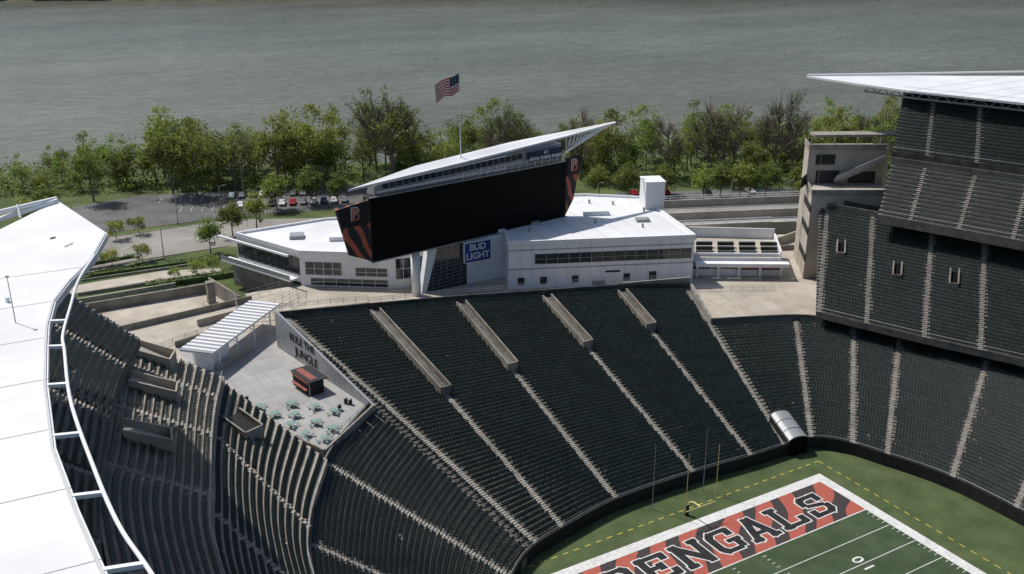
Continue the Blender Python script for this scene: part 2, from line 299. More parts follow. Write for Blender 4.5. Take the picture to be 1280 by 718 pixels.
# ---------------------------------------------------------------- stands
def cr(P,u):
    P=np.array(P,float);K=len(P);i=np.clip(np.floor(u).astype(int),0,K-2);t=(u-i)[:,None]
    p1=P[i];p2=P[i+1];p0=np.where((i>0)[:,None],P[np.maximum(i-1,0)],2*p1-p2);p3=np.where((i<K-2)[:,None],P[np.minimum(i+2,K-1)],2*p2-p1)
    return .5*((2*p1)+(-p0+p2)*t+(2*p0-5*p1+4*p2-p3)*t**2+(-p0+3*p1-3*p2+p3)*t**3)
def stand(name,B,T,n,aisles,fascia=1.0,back=1.2,voms=(),conc='conc',under=True,pitch=.52,backwall=1.1,endwalls=True,front0=None,aw=.95,vfloor='conc',vwall='vwall',vcap='aisle',vh=1.7):
    """B,T: matching front/back polylines (x,y,z); n rows; aisles: column index or (index_front,index_back)"""
    K=len(B);mid=(np.array(B,float)+np.array(T,float))/2
    L=np.linalg.norm(np.diff(mid[:,:2],axis=0),axis=1);us=[0.]
    for i,l in enumerate(L):
        q=max(2,int(l/1.6));us+=list(i+np.arange(1,q+1)/q)
    us=np.array(us);b=cr(B,us);t=cr(T,us);m=len(us)
    root=empty(name)
    c=MB();ci=c.mi(conc)
    def row(tt,z): 
        q=b*(1-tt)+t*tt;q=q.copy();q[:,2]=z;return q
    zr=[b[:,2]+(t[:,2]-b[:,2])*(j/n) for j in range(n+1)]
    rows=[]
    for j in range(n):
        rows.append(row(j/n,zr[j]));rows.append(row((j+1)/n,zr[j]))
    rows.append(row(1,zr[n]))
    rows=[row(0,zr[0]-fascia if front0 is None else np.full(m,front0))]+rows
    q=row(1,zr[n]+backwall);rows.append(q)
    dirb=(t-b);dirb[:,2]=0;dirb/=np.linalg.norm(dirb,axis=1)[:,None]
    q2=q+dirb*.3;rows.append(q2);q3=q2.copy();q3[:,2]=zr[n]-back;rows.append(q3)
    if under: rows.append(rows[0])
    A=np.array(rows);R=len(rows)
    c.v=[tuple(x) for x in A.reshape(-1,3)]
    for a in range(R-1):
        for s in range(m-1):
            c.f.append((a*m+s,a*m+s+1,(a+1)*m+s+1,(a+1)*m+s));c.m.append(ci)
    for s in (0,m-1):
        if endwalls:
            loop=[a*m+s for a in range(R-(1 if under else 0))];c.f.append(tuple(loop if s else loop[::-1]));c.m.append(ci)
    c.obj('terraces',root)
    am=MB()
    prof=np.array([(-.34,.30),(-.34,.42),(0,.40),(.07,.82),(.12,.82),(.08,.34)])
    allv=[]
    def ua_(a,tt): return a if not isinstance(a,tuple) else a[0]+(a[1]-a[0])*tt
    for j in range(n):
        ctr=row((j+.66)/n,zr[j]);seg=np.linalg.norm(np.diff(ctr[:,:2],axis=0),axis=1);cum=np.concatenate([[0],np.cumsum(seg)])
        ta=(j+.5)/n
        ap=[np.interp(ua_(a,ta),us,cum) for a in aisles]
        k=max(1,int((cum[-1]-.8)/pitch));s=.4+(cum[-1]-.8-k*pitch)/2+pitch*(np.arange(k)+.5)
        keep=np.random.rand(k)>.002
        for a in ap: keep&=np.abs(s-a)>.74
        for (ua,t0,t1,wd) in voms:
            if t0-.01<=ta<=t1: keep&=np.abs(s-np.interp(ua,us,cum))>wd+.2
        s=s[keep]
        if len(s):
            px=np.interp(s,cum,ctr[:,0]);py=np.interp(s,cum,ctr[:,1]);pz=np.interp(s,cum,ctr[:,2])
            dx=np.interp(s,cum,dirb[:,0]);dy=np.interp(s,cum,dirb[:,1]);nn=np.hypot(dx,dy);dx/=nn;dy/=nn
            tx,ty=-dy,dx;hw=.205
            jit=np.random.uniform(-.03,.03,len(s));tl=np.random.uniform(-.02,.02,len(s))
            arr=np.zeros((len(s),12,3))
            for q_,(d,z) in enumerate(prof):
                for e,sg in enumerate((-1,1)):
                    arr[:,q_*2+e,0]=px+dx*(d+jit)+tx*hw*sg;arr[:,q_*2+e,1]=py+dy*(d+jit)+ty*hw*sg;arr[:,q_*2+e,2]=pz+z+tl
            allv.append(arr)
        for a in aisles:
            a=ua_(a,ta);ua=np.array([a]);bb=cr(B,ua)[0];tt_=cr(T,ua)[0];d=tt_-bb;d2=Vector((d[0],d[1]));dp=d2.length/n;d2.normalize();rise=d[2]/n
            ang=math.atan2(d2.y,d2.x);p=bb+d*(j/n)
            for q_ in (0,1):
                cc=(p[0]+d2.x*dp*(.25+.5*q_),p[1]+d2.y*dp*(.25+.5*q_))
                am.box((cc[0],cc[1],p[2]+(.03+rise*.5*q_)/2),(dp*.498,aw,.03+rise*.5*q_),'aisle',rz=ang)
    if am.v: am.obj('aisle_steps',root)
    V=np.concatenate(allv);ns=len(V)
    base=np.array([[2*q_,2*q_+1,2*q_+3,2*q_+2] for q_ in range(5)])
    F=(base[None]+12*np.arange(ns)[:,None,None]).reshape(-1,4)
    me=bpy.data.meshes.new('seats');me.vertices.add(ns*12);me.vertices.foreach_set('co',V.ravel())
    me.loops.add(F.size);me.loops.foreach_set('vertex_index',F.ravel().astype(np.int32))
    me.polygons.add(len(F));me.polygons.foreach_set('loop_start',(np.arange(len(F))*4).astype(np.int32))
    me.materials.append(M['seat']);me.update(calc_edges=True);me.validate()
    so=bpy.data.objects.new('seats',me);COL.objects.link(so);so.parent=root
    for (ua,t0,t1,wd) in voms:
        vm=MB();u0=np.array([ua]);bb=cr(B,u0)[0];tt_=cr(T,u0)[0];d=tt_-bb;d2=Vector((d[0],d[1])).normalized();pn=Vector((-d2.y,d2.x))
        p0=bb+d*t0;p1=bb+d*t1
        for sg in (-1,1):
            a=(p0[0]+pn.x*wd*sg,p0[1]+pn.y*wd*sg);e=(p1[0]+pn.x*wd*sg,p1[1]+pn.y*wd*sg)
            vm.wall(a,e,p0[2]-.5,p0[2]+vh,.2,vwall,z0b=p1[2]-.5,z1b=p1[2]+1.0)
            vm.wall(a,e,p0[2]+vh,p0[2]+vh+.08,.26,vcap,z0b=p1[2]+1.0,z1b=p1[2]+1.08)
        a=(p0[0]+pn.x*wd,p0[1]+pn.y*wd);e=(p0[0]-pn.x*wd,p0[1]-pn.y*wd);vm.wall(a,e,p0[2]-.5,p0[2]+vh+.04,.22,vcap)
        vm.wall((p0[0],p0[1]),(p1[0],p1[1]),p0[2]-.2,p0[2]+.36,wd*2-.25,vfloor,z0b=p1[2]-.2,z1b=p1[2]+.36)
        vm.obj('vomitory_walls',root)
    return root

Z=1.5
endB=[(-26,4,Z),(-19,6,Z),(-8,8,Z),(7,8,Z),(18.5,7.2,Z),(26,7,Z)]
endT=[(-39,70,16),(-23,66,15.8),(-7,62,15.5),(9.5,57.5,15),(25.5,54.5,14),(40,50,13)]
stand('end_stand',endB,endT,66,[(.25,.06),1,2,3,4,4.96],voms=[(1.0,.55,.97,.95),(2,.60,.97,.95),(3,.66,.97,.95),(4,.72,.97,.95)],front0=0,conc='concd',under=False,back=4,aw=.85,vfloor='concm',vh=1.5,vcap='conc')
rtB=[(26,7,Z),(31,6.5,Z),(34.5,3,Z),(37,-3,Z),(40,-12,Z),(41,-22,Z),(41,-50,Z),(41,-108,Z)]
rtT=[(36.4,38.8,10),(52,32,10),(57.5,26,10),(62,17,10),(66.5,3,10),(71,-9,10),(76,-50,10),(76,-108,10)]
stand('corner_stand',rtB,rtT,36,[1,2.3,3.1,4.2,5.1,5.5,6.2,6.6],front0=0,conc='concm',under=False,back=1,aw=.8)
lfB=[(-26,4,Z),(-31,0.5,Z),(-36,-5,Z),(-39.5,-13,Z),(-41,-24,Z),(-41,-50,Z),(-41,-108,Z)]
lfT=[(-33.6,41,9.8),(-46,28,9.8),(-53.3,14,9.8),(-57.5,2,9.8),(-60,-18,9.8),(-61,-50,9.8),(-61,-108,9.8)]
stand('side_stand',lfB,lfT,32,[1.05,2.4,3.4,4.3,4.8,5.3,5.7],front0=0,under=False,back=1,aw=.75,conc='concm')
stand('club_stand',[(-47,25.5,11.5),(-54,13,11.5),(-58,1,11.5),(-60,-20,11.5),(-61,-50,11.5),(-61,-108,11.5)],
      [(-55.5,46,17),(-60.5,31,18),(-65,15,18.5),(-69,-4,18.5),(-71,-50,18.5),(-71,-108,18.5)],13,[1.2,2.4,3.3,4.3],fascia=1.2,aw=.75,voms=[(.62,.62,.88,1.5)],vfloor='blk',conc='conct')  # vomitory floor coloured black to paint in the shade of a portal
stand('suite_stand',[(-56.3,43.5,19.5),(-61,30,20.3),(-65.5,14,20.8),(-69.5,-5,20.8),(-71.5,-50,20.8),(-71.5,-108,20.8)],
      [(-68,50,26),(-72,33,26.5),(-76,16,26.8),(-79.5,0,26.8),(-82,-50,26.8),(-82,-108,26.8)],11,[.55,1.35,2.3,3.2,4.3],fascia=1.6,aw=.75,voms=[(.22,.5,.9,1.6),(.9,.4,.9,1.5),(1.75,.4,.9,1.6)],vfloor='tan',vwall='tan',vcap='tan',conc='conct')
stand('upper_stand',[(-67.5,41.5,29),(-73,27.5,29),(-76.5,13.5,29),(-79.5,0,29),(-81,-14,29),(-82,-50,29),(-82,-108,29)],
      [(-88,52,48),(-96,36,48),(-101,18,48),(-104,0,48),(-106,-14,48),(-108,-50,48),(-108,-108,48)],30,[.6,1.6,2.6,3.6,4.4,5.3],fascia=1.4,aw=.8,conc='concm')
stand('club_stand',[(53,28,13),(60,10,13),(67,-6,13),(74,-24,13),(77,-50,13),(77,-108,13)],
      [(73,48,26),(81,27,26),(87,10,26),(93,-8,26),(97,-50,26),(97,-108,26)],32,[(.03,.08),.5,1.05,1.6,2.2,3.2,4.3],fascia=1.3,voms=[(.22,.54,.66,.75),(.75,.44,.56,.75),(1.3,.47,.6,.75)],conc='concm',aw=.8,vfloor='black',vwall='vwall',vcap='vwall',vh=.9)  # black vomitory floors: portal darkness put into the colour
stand('upper_stand',[(72,32,28.5),(76.5,20,28.5),(81,7,28.5),(87,-8,28.5),(91,-50,28.5),(91,-108,28.5)],
      [(84,40,36),(89,27,36),(94,14,36),(100,-2,36),(103,-50,36),(103,-108,36)],13,[.5,1.2,1.9,2.7,3.4,4.3],fascia=1.8,conc='concm',aw=.75)
stand('upper_stand',[(84.8,40.6,38.2),(89.8,27.6,38.2),(94.8,14.6,38.2),(100.8,-1.5,38.2),(104,-50,38.2),(104,-108,38.2)],
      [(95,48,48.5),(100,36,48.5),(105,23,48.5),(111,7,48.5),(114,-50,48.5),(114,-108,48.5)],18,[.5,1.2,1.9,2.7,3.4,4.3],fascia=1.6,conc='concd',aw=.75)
fw=MB()
fw.wall((60.5,34.5),(66,26),10,14.5,.4,'dark')
pts=[(76,44),(83,27),(89,10),(95,-8),(99,-50),(99,-108)]
for a,b in zip(pts,pts[1:]): fw.wall(a,b,10,28,.4,'dark')
pts=[(-70,49),(-74,33),(-78,16),(-81.5,0),(-84,-50),(-84,-108)]
for a,b in zip(pts,pts[1:]): fw.wall(a,b,5,28,.4,'conc')
pts=[(58,27),(64,10),(70,-6),(78,-24),(81,-50),(81,-108)]
for a,b in zip(pts,pts[1:]): fw.wall(a,b,10,13,.4,'dark')
fw.obj('concourse_wall')
er=MB()
def edge(P,dz,off=0):
    q=cr(P,np.linspace(0,len(P)-1,len(P)*10))
    for a,c in zip(q,q[1:]): er.tube((a[0]+off,a[1],a[2]+dz),(c[0]+off,c[1],c[2]+dz),.05,.05,'galv',5)
for P in ([(53,28,13),(60,10,13),(67,-6,13),(74,-24,13)],[(72,32,28.5),(76.5,20,28.5),(81,7,28.5),(87,-8,28.5)],[(84.8,40.6,38.2),(89.8,27.6,38.2),(94.8,14.6,38.2),(100.8,-1.5,38.2)],[(-47,25.5,11.5),(-54,13,11.5),(-58,1,11.5),(-60,-20,11.5)],[(-56.3,43.5,19.5),(-61,30,20.3),(-65.5,14,20.8),(-69.5,-5,20.8),(-71.5,-50,20.8)]): edge(P,.9)
er.obj('deck_railing')
ew=empty('jungle_wall')
wv=MB();P0=(-34.2,38.5);P1=(-39.6,70.8)
wv.wall(P0,P1,9.9,10.9,.4,'galv',z1b=17.3);wv.obj('wall_panel',ew)
ang=math.atan2(P0[1]-P1[1],P0[0]-P1[0])
for tx,f,zz,sz in (("RULE THE",.70,14.6,2.0),("JUNGLE",.66,12.3,2.3)):
    text(tx,'lettering',sz,(P0[0]+(P1[0]-P0[0])*f-.26,P0[1]+(P1[1]-P0[1])*f,zz-.6),(math.radians(90),0,ang),'blk',ew,offset=.04)
ws=MB();ws.wall((36.6,39),(40.4,50.4),9.9,11,.5,'aisle',z1b=14.3);ws.wall((40.4,50.4),(25.5,55),10,15.3,.4,'conc',z1b=15.3);ws.wall((-39.4,70.4),(-23,66.4),9.9,17,.4,'conc');ws.obj('stand_side_wall')
fwm=MB();pl=[lfB[6],lfB[5],lfB[4],lfB[3],lfB[2],lfB[1],lfB[0]]+endB[1:]+rtB[1:]
us=np.linspace(0,len(pl)-1,150);q=cr(pl,us)
for a,b in zip(q,q[1:]):
    fwm.wall((a[0],a[1]),(b[0],b[1]),0,2.2,.3,'blk');fwm.tube((a[0],a[1],2.55),(b[0],b[1],2.55),.04,.04,'galv',5)
fwm.obj('field_wall')

# ---------------------------------------------------------------- plaza
inner=[(-34.2,39),(-33.8,45),(-21.5,44),(-7.4,42.5),(8.2,41.5),(23.3,41.8),(35.8,41),(36.8,39.2),(42,38),(52.2,32.3),(57.7,26.3),(62.2,17.3),(66.7,3.3),(71.3,-9),(76.3,-50),(76.3,-108)]
outer=[(125,-108),(125,40),(112,62),(86,76),(62,98),(48,106),(-12,122),(-34,121),(-25.5,100),(-37,101),(-37.2,96),(-70,92),(-66,66),(-55.5,54.5),(-46.3,28.8)]
pz=MB();pz.prism(inner+outer,5.02,10,'conc','tan');pz.obj('plaza')
sheet('terrace_paving',[(-34.6,39),(-46,29.6),(-55,54.5),(-56,80),(-40.5,80),(-40,71),(-34.8,42)],10.012,'pave')
pj=MB()
for i in range(9): pj.wall((-52+i*2.2,32+i*.2),(-54+i*1.9,78),10.013,10.018,.07,'conc')
for i in range(9): pj.wall((-53,36+i*5),(-36,38+i*5),10.019,10.023,.07,'conc')
for i in range(7): pj.wall((45+i*4,58-i*3.2),(43.5+i*3.6,38-i*.8),10.013,10.018,.08,'conc')
pj.obj('paving_joints')
tw=MB();tw.wall((-34.4,38.6),(-46.2,29),9.5,11.1,.35,'aisle');tw.wall((-46.2,29),(-55.4,54.2),9.5,11.1,.3,'conc')
tw.wall((-55.4,54.2),(-60,64),10,11.1,.3,'conc');tw.wall((-60,64),(-68,72),10,11.2,.3,'conc');tw.wall((-56,80),(-42,84),10,11.2,.3,'conc');tw.wall((-70,92),(-37,96),10,11.2,.3,'conc')
tw.wall((-52,66),(-44,72),10,11,.25,'tan');tw.wall((-50,88),(-38,90),10,11.4,.25,'tan')
tw.box((-60.5,58,12),(4,4,4),'tan',rz=.4);tw.box((-64,63,11.5),(5,4,3),'conc',rz=.4);tw.box((-57.5,67,10.5),(1.2,5,1),'blk',rz=-.5)
tw.obj('terrace_wall')
rl=MB()
def rail(a,b,z,h=1.1,n=None):
    L=math.hypot(b[0]-a[0],b[1]-a[1]);n=n or max(2,int(L/2.2))
    for i in range(n+1):
        t=i/n;x=a[0]+(b[0]-a[0])*t;y=a[1]+(b[1]-a[1])*t;rl.tube((x,y,z),(x,y,z+h),.045,.045,'galv',5)
    for hh in (h,h*.66,h*.33): rl.tube((a[0],a[1],z+hh),(b[0],b[1],z+hh),.035,.035,'galv',5)
rail((-68,76),(-56,82),10);rail((-56,82),(-44,86),10);rail((-40,86),(-28,94),10,2.0);rail((-38,84),(-27,91),10,2.0);rail((-42,88),(-40,98),10,2.4);rail((42,56),(60,46),10);rail((-47,95),(-30,99),10,2.0);rail((-44,82),(-30,78),10,2.2)
rail((-36,38),(-45.5,30.5),11.1,.8);rail((-38.5,71.5),(-23,67.2),17,1.0);rail((-23,67.2),(-7,63.2),16.6,1);rail((-7,63.2),(9.5,58.8),16.4,1);rail((9.5,58.8),(25.5,55.6),15.9,1);rail((25.5,55.6),(40,51.3),15.0,1)
rl.obj('railing')

tb=MB()
oc=[(math.cos(math.pi/4*i+.39)*.72,math.sin(math.pi/4*i+.39)*.72) for i in range(8)]
tb.prism(oc,.72,.78,'table');tb.tube((0,0,0),(0,0,.72),.06,.06,'table',6)
for i in range(4):
    a=i*math.pi/2;cx,cy=math.cos(a)*1.12,math.sin(a)*1.12
    tb.prism([(cx+math.cos(math.pi/3*q)*.26,cy+math.sin(math.pi/3*q)*.26) for q in range(6)],.43,.48,'table');tb.tube((0,0,.15),(cx,cy,.15),.04,.04,'table',5);tb.tube((cx,cy,.12),(cx,cy,.43),.04,.04,'table',5)
tbo=tb.obj('picnic_table');tme=tbo.data;bpy.data.objects.remove(tbo)
random.seed(3)
for x,y in [(-50,48.4),(-48.7,44.6),(-45.2,46.6),(-46,42.8),(-42.3,43.8),(-40.2,40.9),(-47.6,40),(-46.6,36),(-44,38.8),(-42.5,35.6),(-44.6,33.2),(-47.8,34.0),(-50.2,42)]:
    ob=bpy.data.objects.new('picnic_table',tme);COL.objects.link(ob);ob.location=(x,y,10.013);ob.rotation_euler=(0,0,random.uniform(0,1.5))
def bin_(x,y,z):
    m=MB();m.tube((0,0,0),(0,0,.95),.3,.33,'dark',10);m.tube((0,0,.95),(0,0,1.1),.34,.2,'galv',10);o=m.obj('litter_bin');o.location=(x,y,z)
for x,y in [(-36.8,42.5),(-37.3,43.2),(-39,41.6),(-51,52)]: bin_(x,y,10.02)
kk=empty('bar_kiosk');b=MB()
ka=math.atan2(70.8-38.5,-39.6+34.2)
b.box((-40.6,51.5,11.1),(5.6,2.6,2.2),'blk',rz=ka);b.obj('body',kk)
b=MB();b.box((-40.4,51.5,12.62),(6.4,3.4,.2),'dark',rz=ka);b.box((-42.25,51.3,11.0),(4.8,.5,.12),'kred',rz=ka);b.box((-40.9,51.5,12.76),(5.2,1.2,.06),'kred',rz=ka);b.box((-42.1,51.3,12.3),(5.4,.12,.35),'kred',rz=ka)
for s in(-1,1): b.box((-41.9+math.cos(ka)*2.8*s,51.3+math.sin(ka)*2.8*s,11.3),(.12,.12,2.5),'galv',rz=ka)
b.obj('counter_and_roof',kk)
cn=empty('entrance_canopy');b=MB()
A=Vector((-55.2,66.5));Bq=Vector((-36.5,84.5))
d=(Bq-A).normalized();n_=Vector((-d.y,d.x));L=(Bq-A).length*.92
ca=math.atan2(d.y,d.x)
for i in range(34):
    c=A+d*(L*(i+.5)/34);b.box((c.x,c.y,14.25+(.07 if i%2 else 0)),(L/34*.98,6.5,.14),'white' if i%2 else 'galv',rz=ca)
b.box(((A+d*L/2).x,(A+d*L/2).y,14.05),(L,6.3,.2),'steel',rz=ca)
b.obj('roof_panels',cn);b=MB()
for i in range(4):
    for sg in (-1,1):
        c=A+d*(L*(i+.5)/4)+n_*2.6*sg;b.tube((c.x,c.y,10),(c.x,c.y,14),.14,.14,'steel')
c=A+d*L*.2;b.box((c.x,c.y,11.5),(5.5,3.5,3),'wpanel',rz=ca)
b.obj('posts',cn)

# ---------------------------------------------------------------- field
sheet('turf',[(-41.5,-115),(41.5,-115),(41.5,9),(-41.5,9)],.0,'turf')
sheet('football_field',[(-24.4,-111),(24.4,-111),(24.4,-1.8),(-24.4,-1.8)],.004,'turf2')
fm=MB()
def rect(x0,y0,x1,y1,k,z=.010,b=fm): b.add([(x0,y0,z),(x1,y0,z),(x1,y1,z),(x0,y1,z)],[(0,1,2,3)],k)
rect(-26.2,-1.8,26.2,0,'line');rect(-26.2,-111,-24.4,-1.8,'line');rect(24.4,-111,26.2,-1.8,'line')
rect(-24.4,-11.04,24.4,-10.84,'line')
for i in range(1,11):
    y=-10.94-4.572*i;rect(-24.3,y-.06,24.3,y+.06,'line')
for i in range(1,50):
    if i%5==0: continue
    y=-10.94-.914*i
    for x in (-24,-2.8,2.8,24): rect(x-.3,y-.05,x+.3,y+.05,'line')
for i in range(60):
    y=2.8-i*1.9
    rect(28.9,y-.95,29.05,y,'yel');rect(-29.05,y-.95,-28.9,y,'yel')
for i in range(31):
    x=-29+i*1.9;rect(x,2.8,x+.95,2.95,'yel')
fm.obj('field_markings')
ez=MB();rect(-24.38,-10.83,24.38,-1.82,'tiger',.014,ez);ez.obj('end_zone_paint')
for sx,rz in ((13.6,math.pi/2),(-13.6,-math.pi/2)):
    text('1 0','yard_number',2.6,(sx,-20.08,.016),(0,0,rz),'line',offset=.03,ext=.002)
G={
'B':[(.15,0,.15,1),(.0,0.08,.7,0.08),(0,.92,.7,.92),(.15,.5,.7,.5),(.82,.16,.82,.42),(.82,.58,.82,.84),(.68,.07,.84,.2),(.68,.93,.84,.8),(.7,.5,.82,.4),(.7,.5,.82,.6)],
'E':[(.15,0,.15,1),(0,.08,.92,.08),(0,.92,.92,.92),(.15,.5,.6,.5),(.88,0.05,.88,.28),(.88,.95,.88,.72),(.6,.38,.6,.62)],
'N':[(.15,0,.15,1),(.85,0,.85,1),(.12,.95,.85,.08),(0,.06,.32,.06),(0,.94,.2,.94),(.68,.94,1,.94)],
'G':[(.14,.22,.14,.78),(.14,.78,.3,.94),(.3,.92,.78,.92),(.14,.22,.3,.06),(.3,.08,.78,.08),(.84,.1,.84,.45),(.55,.45,1,.45),(.84,.68,.84,.95),(.78,.92,.86,.84)],
'A':[(.14,0,.48,1),(.86,0,.52,1),(.25,.32,.75,.32),(0,.06,.32,.06),(.68,.06,1,.06),(.35,.95,.65,.95)],
'L':[(.2,0,.2,1),(0,.08,.92,.08),(0,.94,.4,.94),(.88,.05,.88,.34)],
'S':[(.16,.6,.16,.82),(.16,.82,.3,.93),(.28,.92,.76,.92),(.82,.66,.82,.98),(.2,.56,.8,.44),(.84,.18,.84,.42),(.7,.07,.84,.2),(.24,.08,.72,.08),(.16,.02,.16,.32)]}
def letters(b,word,cx,cy,H,W,gap,th,k,z0,grow):
    n=len(word);tot=n*W+(n-1)*gap;x=cx-tot/2;i=0
    for ch in word:
        for (x0,y0,x1,y1) in G[ch]:
            i+=1;a=Vector((x+x0*W,cy+(y0-.5)*H));c=Vector((x+x1*W,cy+(y1-.5)*H));d=(c-a).normalized();p=Vector((-d.y,d.x))*(th/2*(.75 if abs(d.x)>.9 else 1.15)+grow);e=d*(grow+.12)
            zz=z0+.0004*i
            b.add([(*(a-e-p),zz),(*(c+e-p),zz),(*(c+e+p),zz),(*(a-e+p),zz)],[(0,1,2,3)],k)
        x+=W+gap
lt=MB();letters(lt,'BENGALS',0.5,-6.3,5.4,4.9,1.15,1.05,'line',.020,.22);letters(lt,'BENGALS',0.5,-6.3,5.4,4.9,1.15,1.05,'blk',.060,.0)
lt.obj('end_zone_lettering')
gp=MB()
pts=[(0,1.6,0),(0,1.6,1.6),(0,1.2,2.5),(0,.4,3.0),(0,-1.2,3.05)]
for a,b in zip(pts,pts[1:]): gp.tube(a,b,.11,.11,'ypost')
gp.tube((-2.82,-1.2,3.05),(2.82,-1.2,3.05),.07,.07,'ypost')
for x in (-2.82,2.82): gp.tube((x,-1.2,3.05),(x,-1.2,12.7),.045,.04,'ypost')
gp.tube((0,1.6,0),(0,1.6,1.8),.3,.3,'blk');gp.obj('goal_post')
npst=MB()
for x in (-3.5,6.5): npst.tube((x,5.5,0),(x,5.5,11),.06,.04,'galv',6)
npst.obj('net_pole')
tc_=empty('players_tunnel');b=MB()
a0=Vector((27.6,6.2));dd=Vector((.25,.97)).normalized();pp=Vector((dd.y,-dd.x));NS=10
for i in range(NS):
    t0=math.pi*i/NS;t1=math.pi*(i+1)/NS
    def q_(t,l): c=a0+dd*l+pp*math.cos(t)*1.8;return (c.x,c.y,2.6+math.sin(t)*.8+l*.25)
    b.quad(q_(t0,0),q_(t1,0),q_(t1,6.5),q_(t0,6.5),'galv')
for l in (0,2.1,4.3,6.4):
    for i in range(NS):
        t0=math.pi*i/NS;t1=math.pi*(i+1)/NS;b.tube(q_(t0,l),q_(t1,l),.06,.06,'concd',4)
b.obj('barrel_roof',tc_);b=MB()
for sg in (-1,1):
    c0=a0+pp*1.8*sg;c1=c0+dd*6.5;b.wall((c0.x,c0.y),(c1.x,c1.y),0,2.6,.2,'blk',z1b=4.2)
b.box((a0.x,a0.y-.05,1.3),(3.2,.1,2.6),'black');b.obj('side_walls_and_mouth_shade',tc_)  # black slab across the mouth stands in for the shade inside the tunnel

# ---------------------------------------------------------------- building
bd=empty('club_building')
b=MB()
left=[(-33,119),(-25,99.5),(-9,88),(5.9,85),(6,114),(-12,119.5)]
right=[(6.03,85),(15.6,83),(11.8,74.9),(48.5,59),(57.5,89),(47,98),(20,109),(6.03,114)]
b.prism(left,5.1,17.4,'wpanel','white');b.prism(right,9,20.2,'wpanel','white')
b.obj('walls_and_roof',bd)
b=MB()
for poly,z in ((left,17.4),(right,20.2)):
    for a,c in zip(poly,poly[1:]+poly[:1]): b.wall(a,c,z-.3,z+.55,.45,'steel')
b.obj('parapet',bd)
def band(b,a,c,z0,z1,k,out=.06,t0=0,t1=1,mull=0,kf='wpanel'):
    d=Vector((c[0]-a[0],c[1]-a[1]));n=Vector((d.y,-d.x)).normalized();p=Vector(a)+d*t0+n*out;q=Vector(a)+d*t1+n*out
    b.wall((p.x,p.y),(q.x,q.y),z0,z1,.08,k)
    if mull:
        L=(q-p).length;m=int(L/mull)
        for i in range(m+1):
            c_=p+(q-p)*(i/m)+n*.06;b.box((c_.x,c_.y,(z0+z1)/2),(.09,.12,z1-z0),kf,rz=math.atan2(d.y,d.x))
        c_=p+n*.07;e_=q+n*.07;b.wall((c_.x,c_.y),(e_.x,e_.y),(z0+z1)/2-.04,(z0+z1)/2+.04,.05,kf)
b=MB()
F=(left[0],left[1])
band(b,*F,12.2,16.2,'glass',t0=.02,t1=.98,mull=2.2,kf='dark');band(b,*F,6.2,10.6,'glass',t0=.02,t1=.98,mull=2.2,kf='dark')
F=(left[1],left[2]);band(b,*F,12.6,15.4,'glass',t0=.05,t1=.45,mull=1.6);band(b,*F,10.3,11.8,'glass',t0=.1,t1=.95,mull=2.5)
band(b,*F,12.6,14.4,'glass',t0=.6,t1=.95,mull=2)
F=(left[2],left[3]);band(b,*F,12,16.5,'glass',t0=.05,t1=.9,mull=1.5)
F=(right[2],right[3])
band(b,*F,15.5,17.7,'glass',t0=.14,t1=.985,mull=2.4,kf='galv')
band(b,*F,14.4,14.6,'galv',t0=.0,t1=1);band(b,*F,18.6,18.75,'galv',t0=0,t1=1)
for t in (.05,.17,.34,.62): band(b,*F,11,12.6,'dark',t0=t,t1=t+.035)
band(b,*F,10,12.8,'dark',t0=.76,t1=.80);band(b,*F,10.2,11.2,'galv',t0=.45,t1=.52);band(b,*F,13.0,13.4,'dark',t0=.52,t1=.6)
b.obj('windows',bd)
b=MB();d=Vector((right[3][0]-right[2][0],right[3][1]-right[2][1]));nn=Vector((d.y,-d.x)).normalized()
for i in range(1,16):
    c_=Vector(right[2])+d*(i/16)+nn*.03;b.box((c_.x,c_.y,15),(.05,.06,10),'seamm',rz=math.atan2(d.y,d.x))
b.obj('panel_joints',bd)
b=MB();a=Vector(left[0]);c=Vector(left[1]);d=(c-a);nn=Vector((d.y,-d.x)).normalized()
p=a-d*.15+nn*1.2;q=c+nn*1.2-d*.05
b.wall((p.x,p.y),(q.x,q.y),11.2,11.6,2.4,'steel');p2=p+nn*1.15;q2=q+nn*1.15;b.wall((p2.x,p2.y),(q2.x,q2.y),11.6,12.6,.06,'galv')
b.wall((p2.x,p2.y),(q2.x,q2.y),16.9,17.3,.5,'steel')
b.obj('balcony',bd)
b=MB()
b.box((55.2,82.5,23.4),(4.5,5.5,6.4),'white',rz=-.4);b.box((55.2,82.5,26.7),(4.8,5.8,.2),'steel',rz=-.4);b.box((40,84,20.7),(6,3,1),'steel',rz=-.4);b.box((30,92,20.6),(4,4,.8),'wpanel',rz=-.4);b.box((46,74,20.5),(3,2,.7),'galv',rz=-.4);b.box((24,84,20.5),(2,2,.7),'galv',rz=-.4)
b.box((-14,104,17.9),(5,3,1),'wpanel',rz=-.4);b.box((-22,110,17.8),(3,3,.8),'galv',rz=-.4)
for x,y in [(36,78),(43,70),(51,80),(44,92),(33,86),(20,80),(48,88)]: b.tube((x,y,20.2),(x,y,21.1),.25,.25,'galv',8)
for i in range(9): b.wall((16+i*4.0,74.5-i*1.75),(22+i*4.0,106-i*1.9),20.2,20.24,.10,'seamm')
b.obj('roof_plant',bd)
an=empty('suite_annex');b=MB()
ax=[(50.5,62.5),(67.5,52),(76,63),(59,75)]
b.prism(ax,9.5,14.2,'wpanel','tan');b.obj('walls',an);b=MB()
band(b,ax[0],ax[1],11.6,13.2,'glass',t0=.03,t1=.97,mull=2);
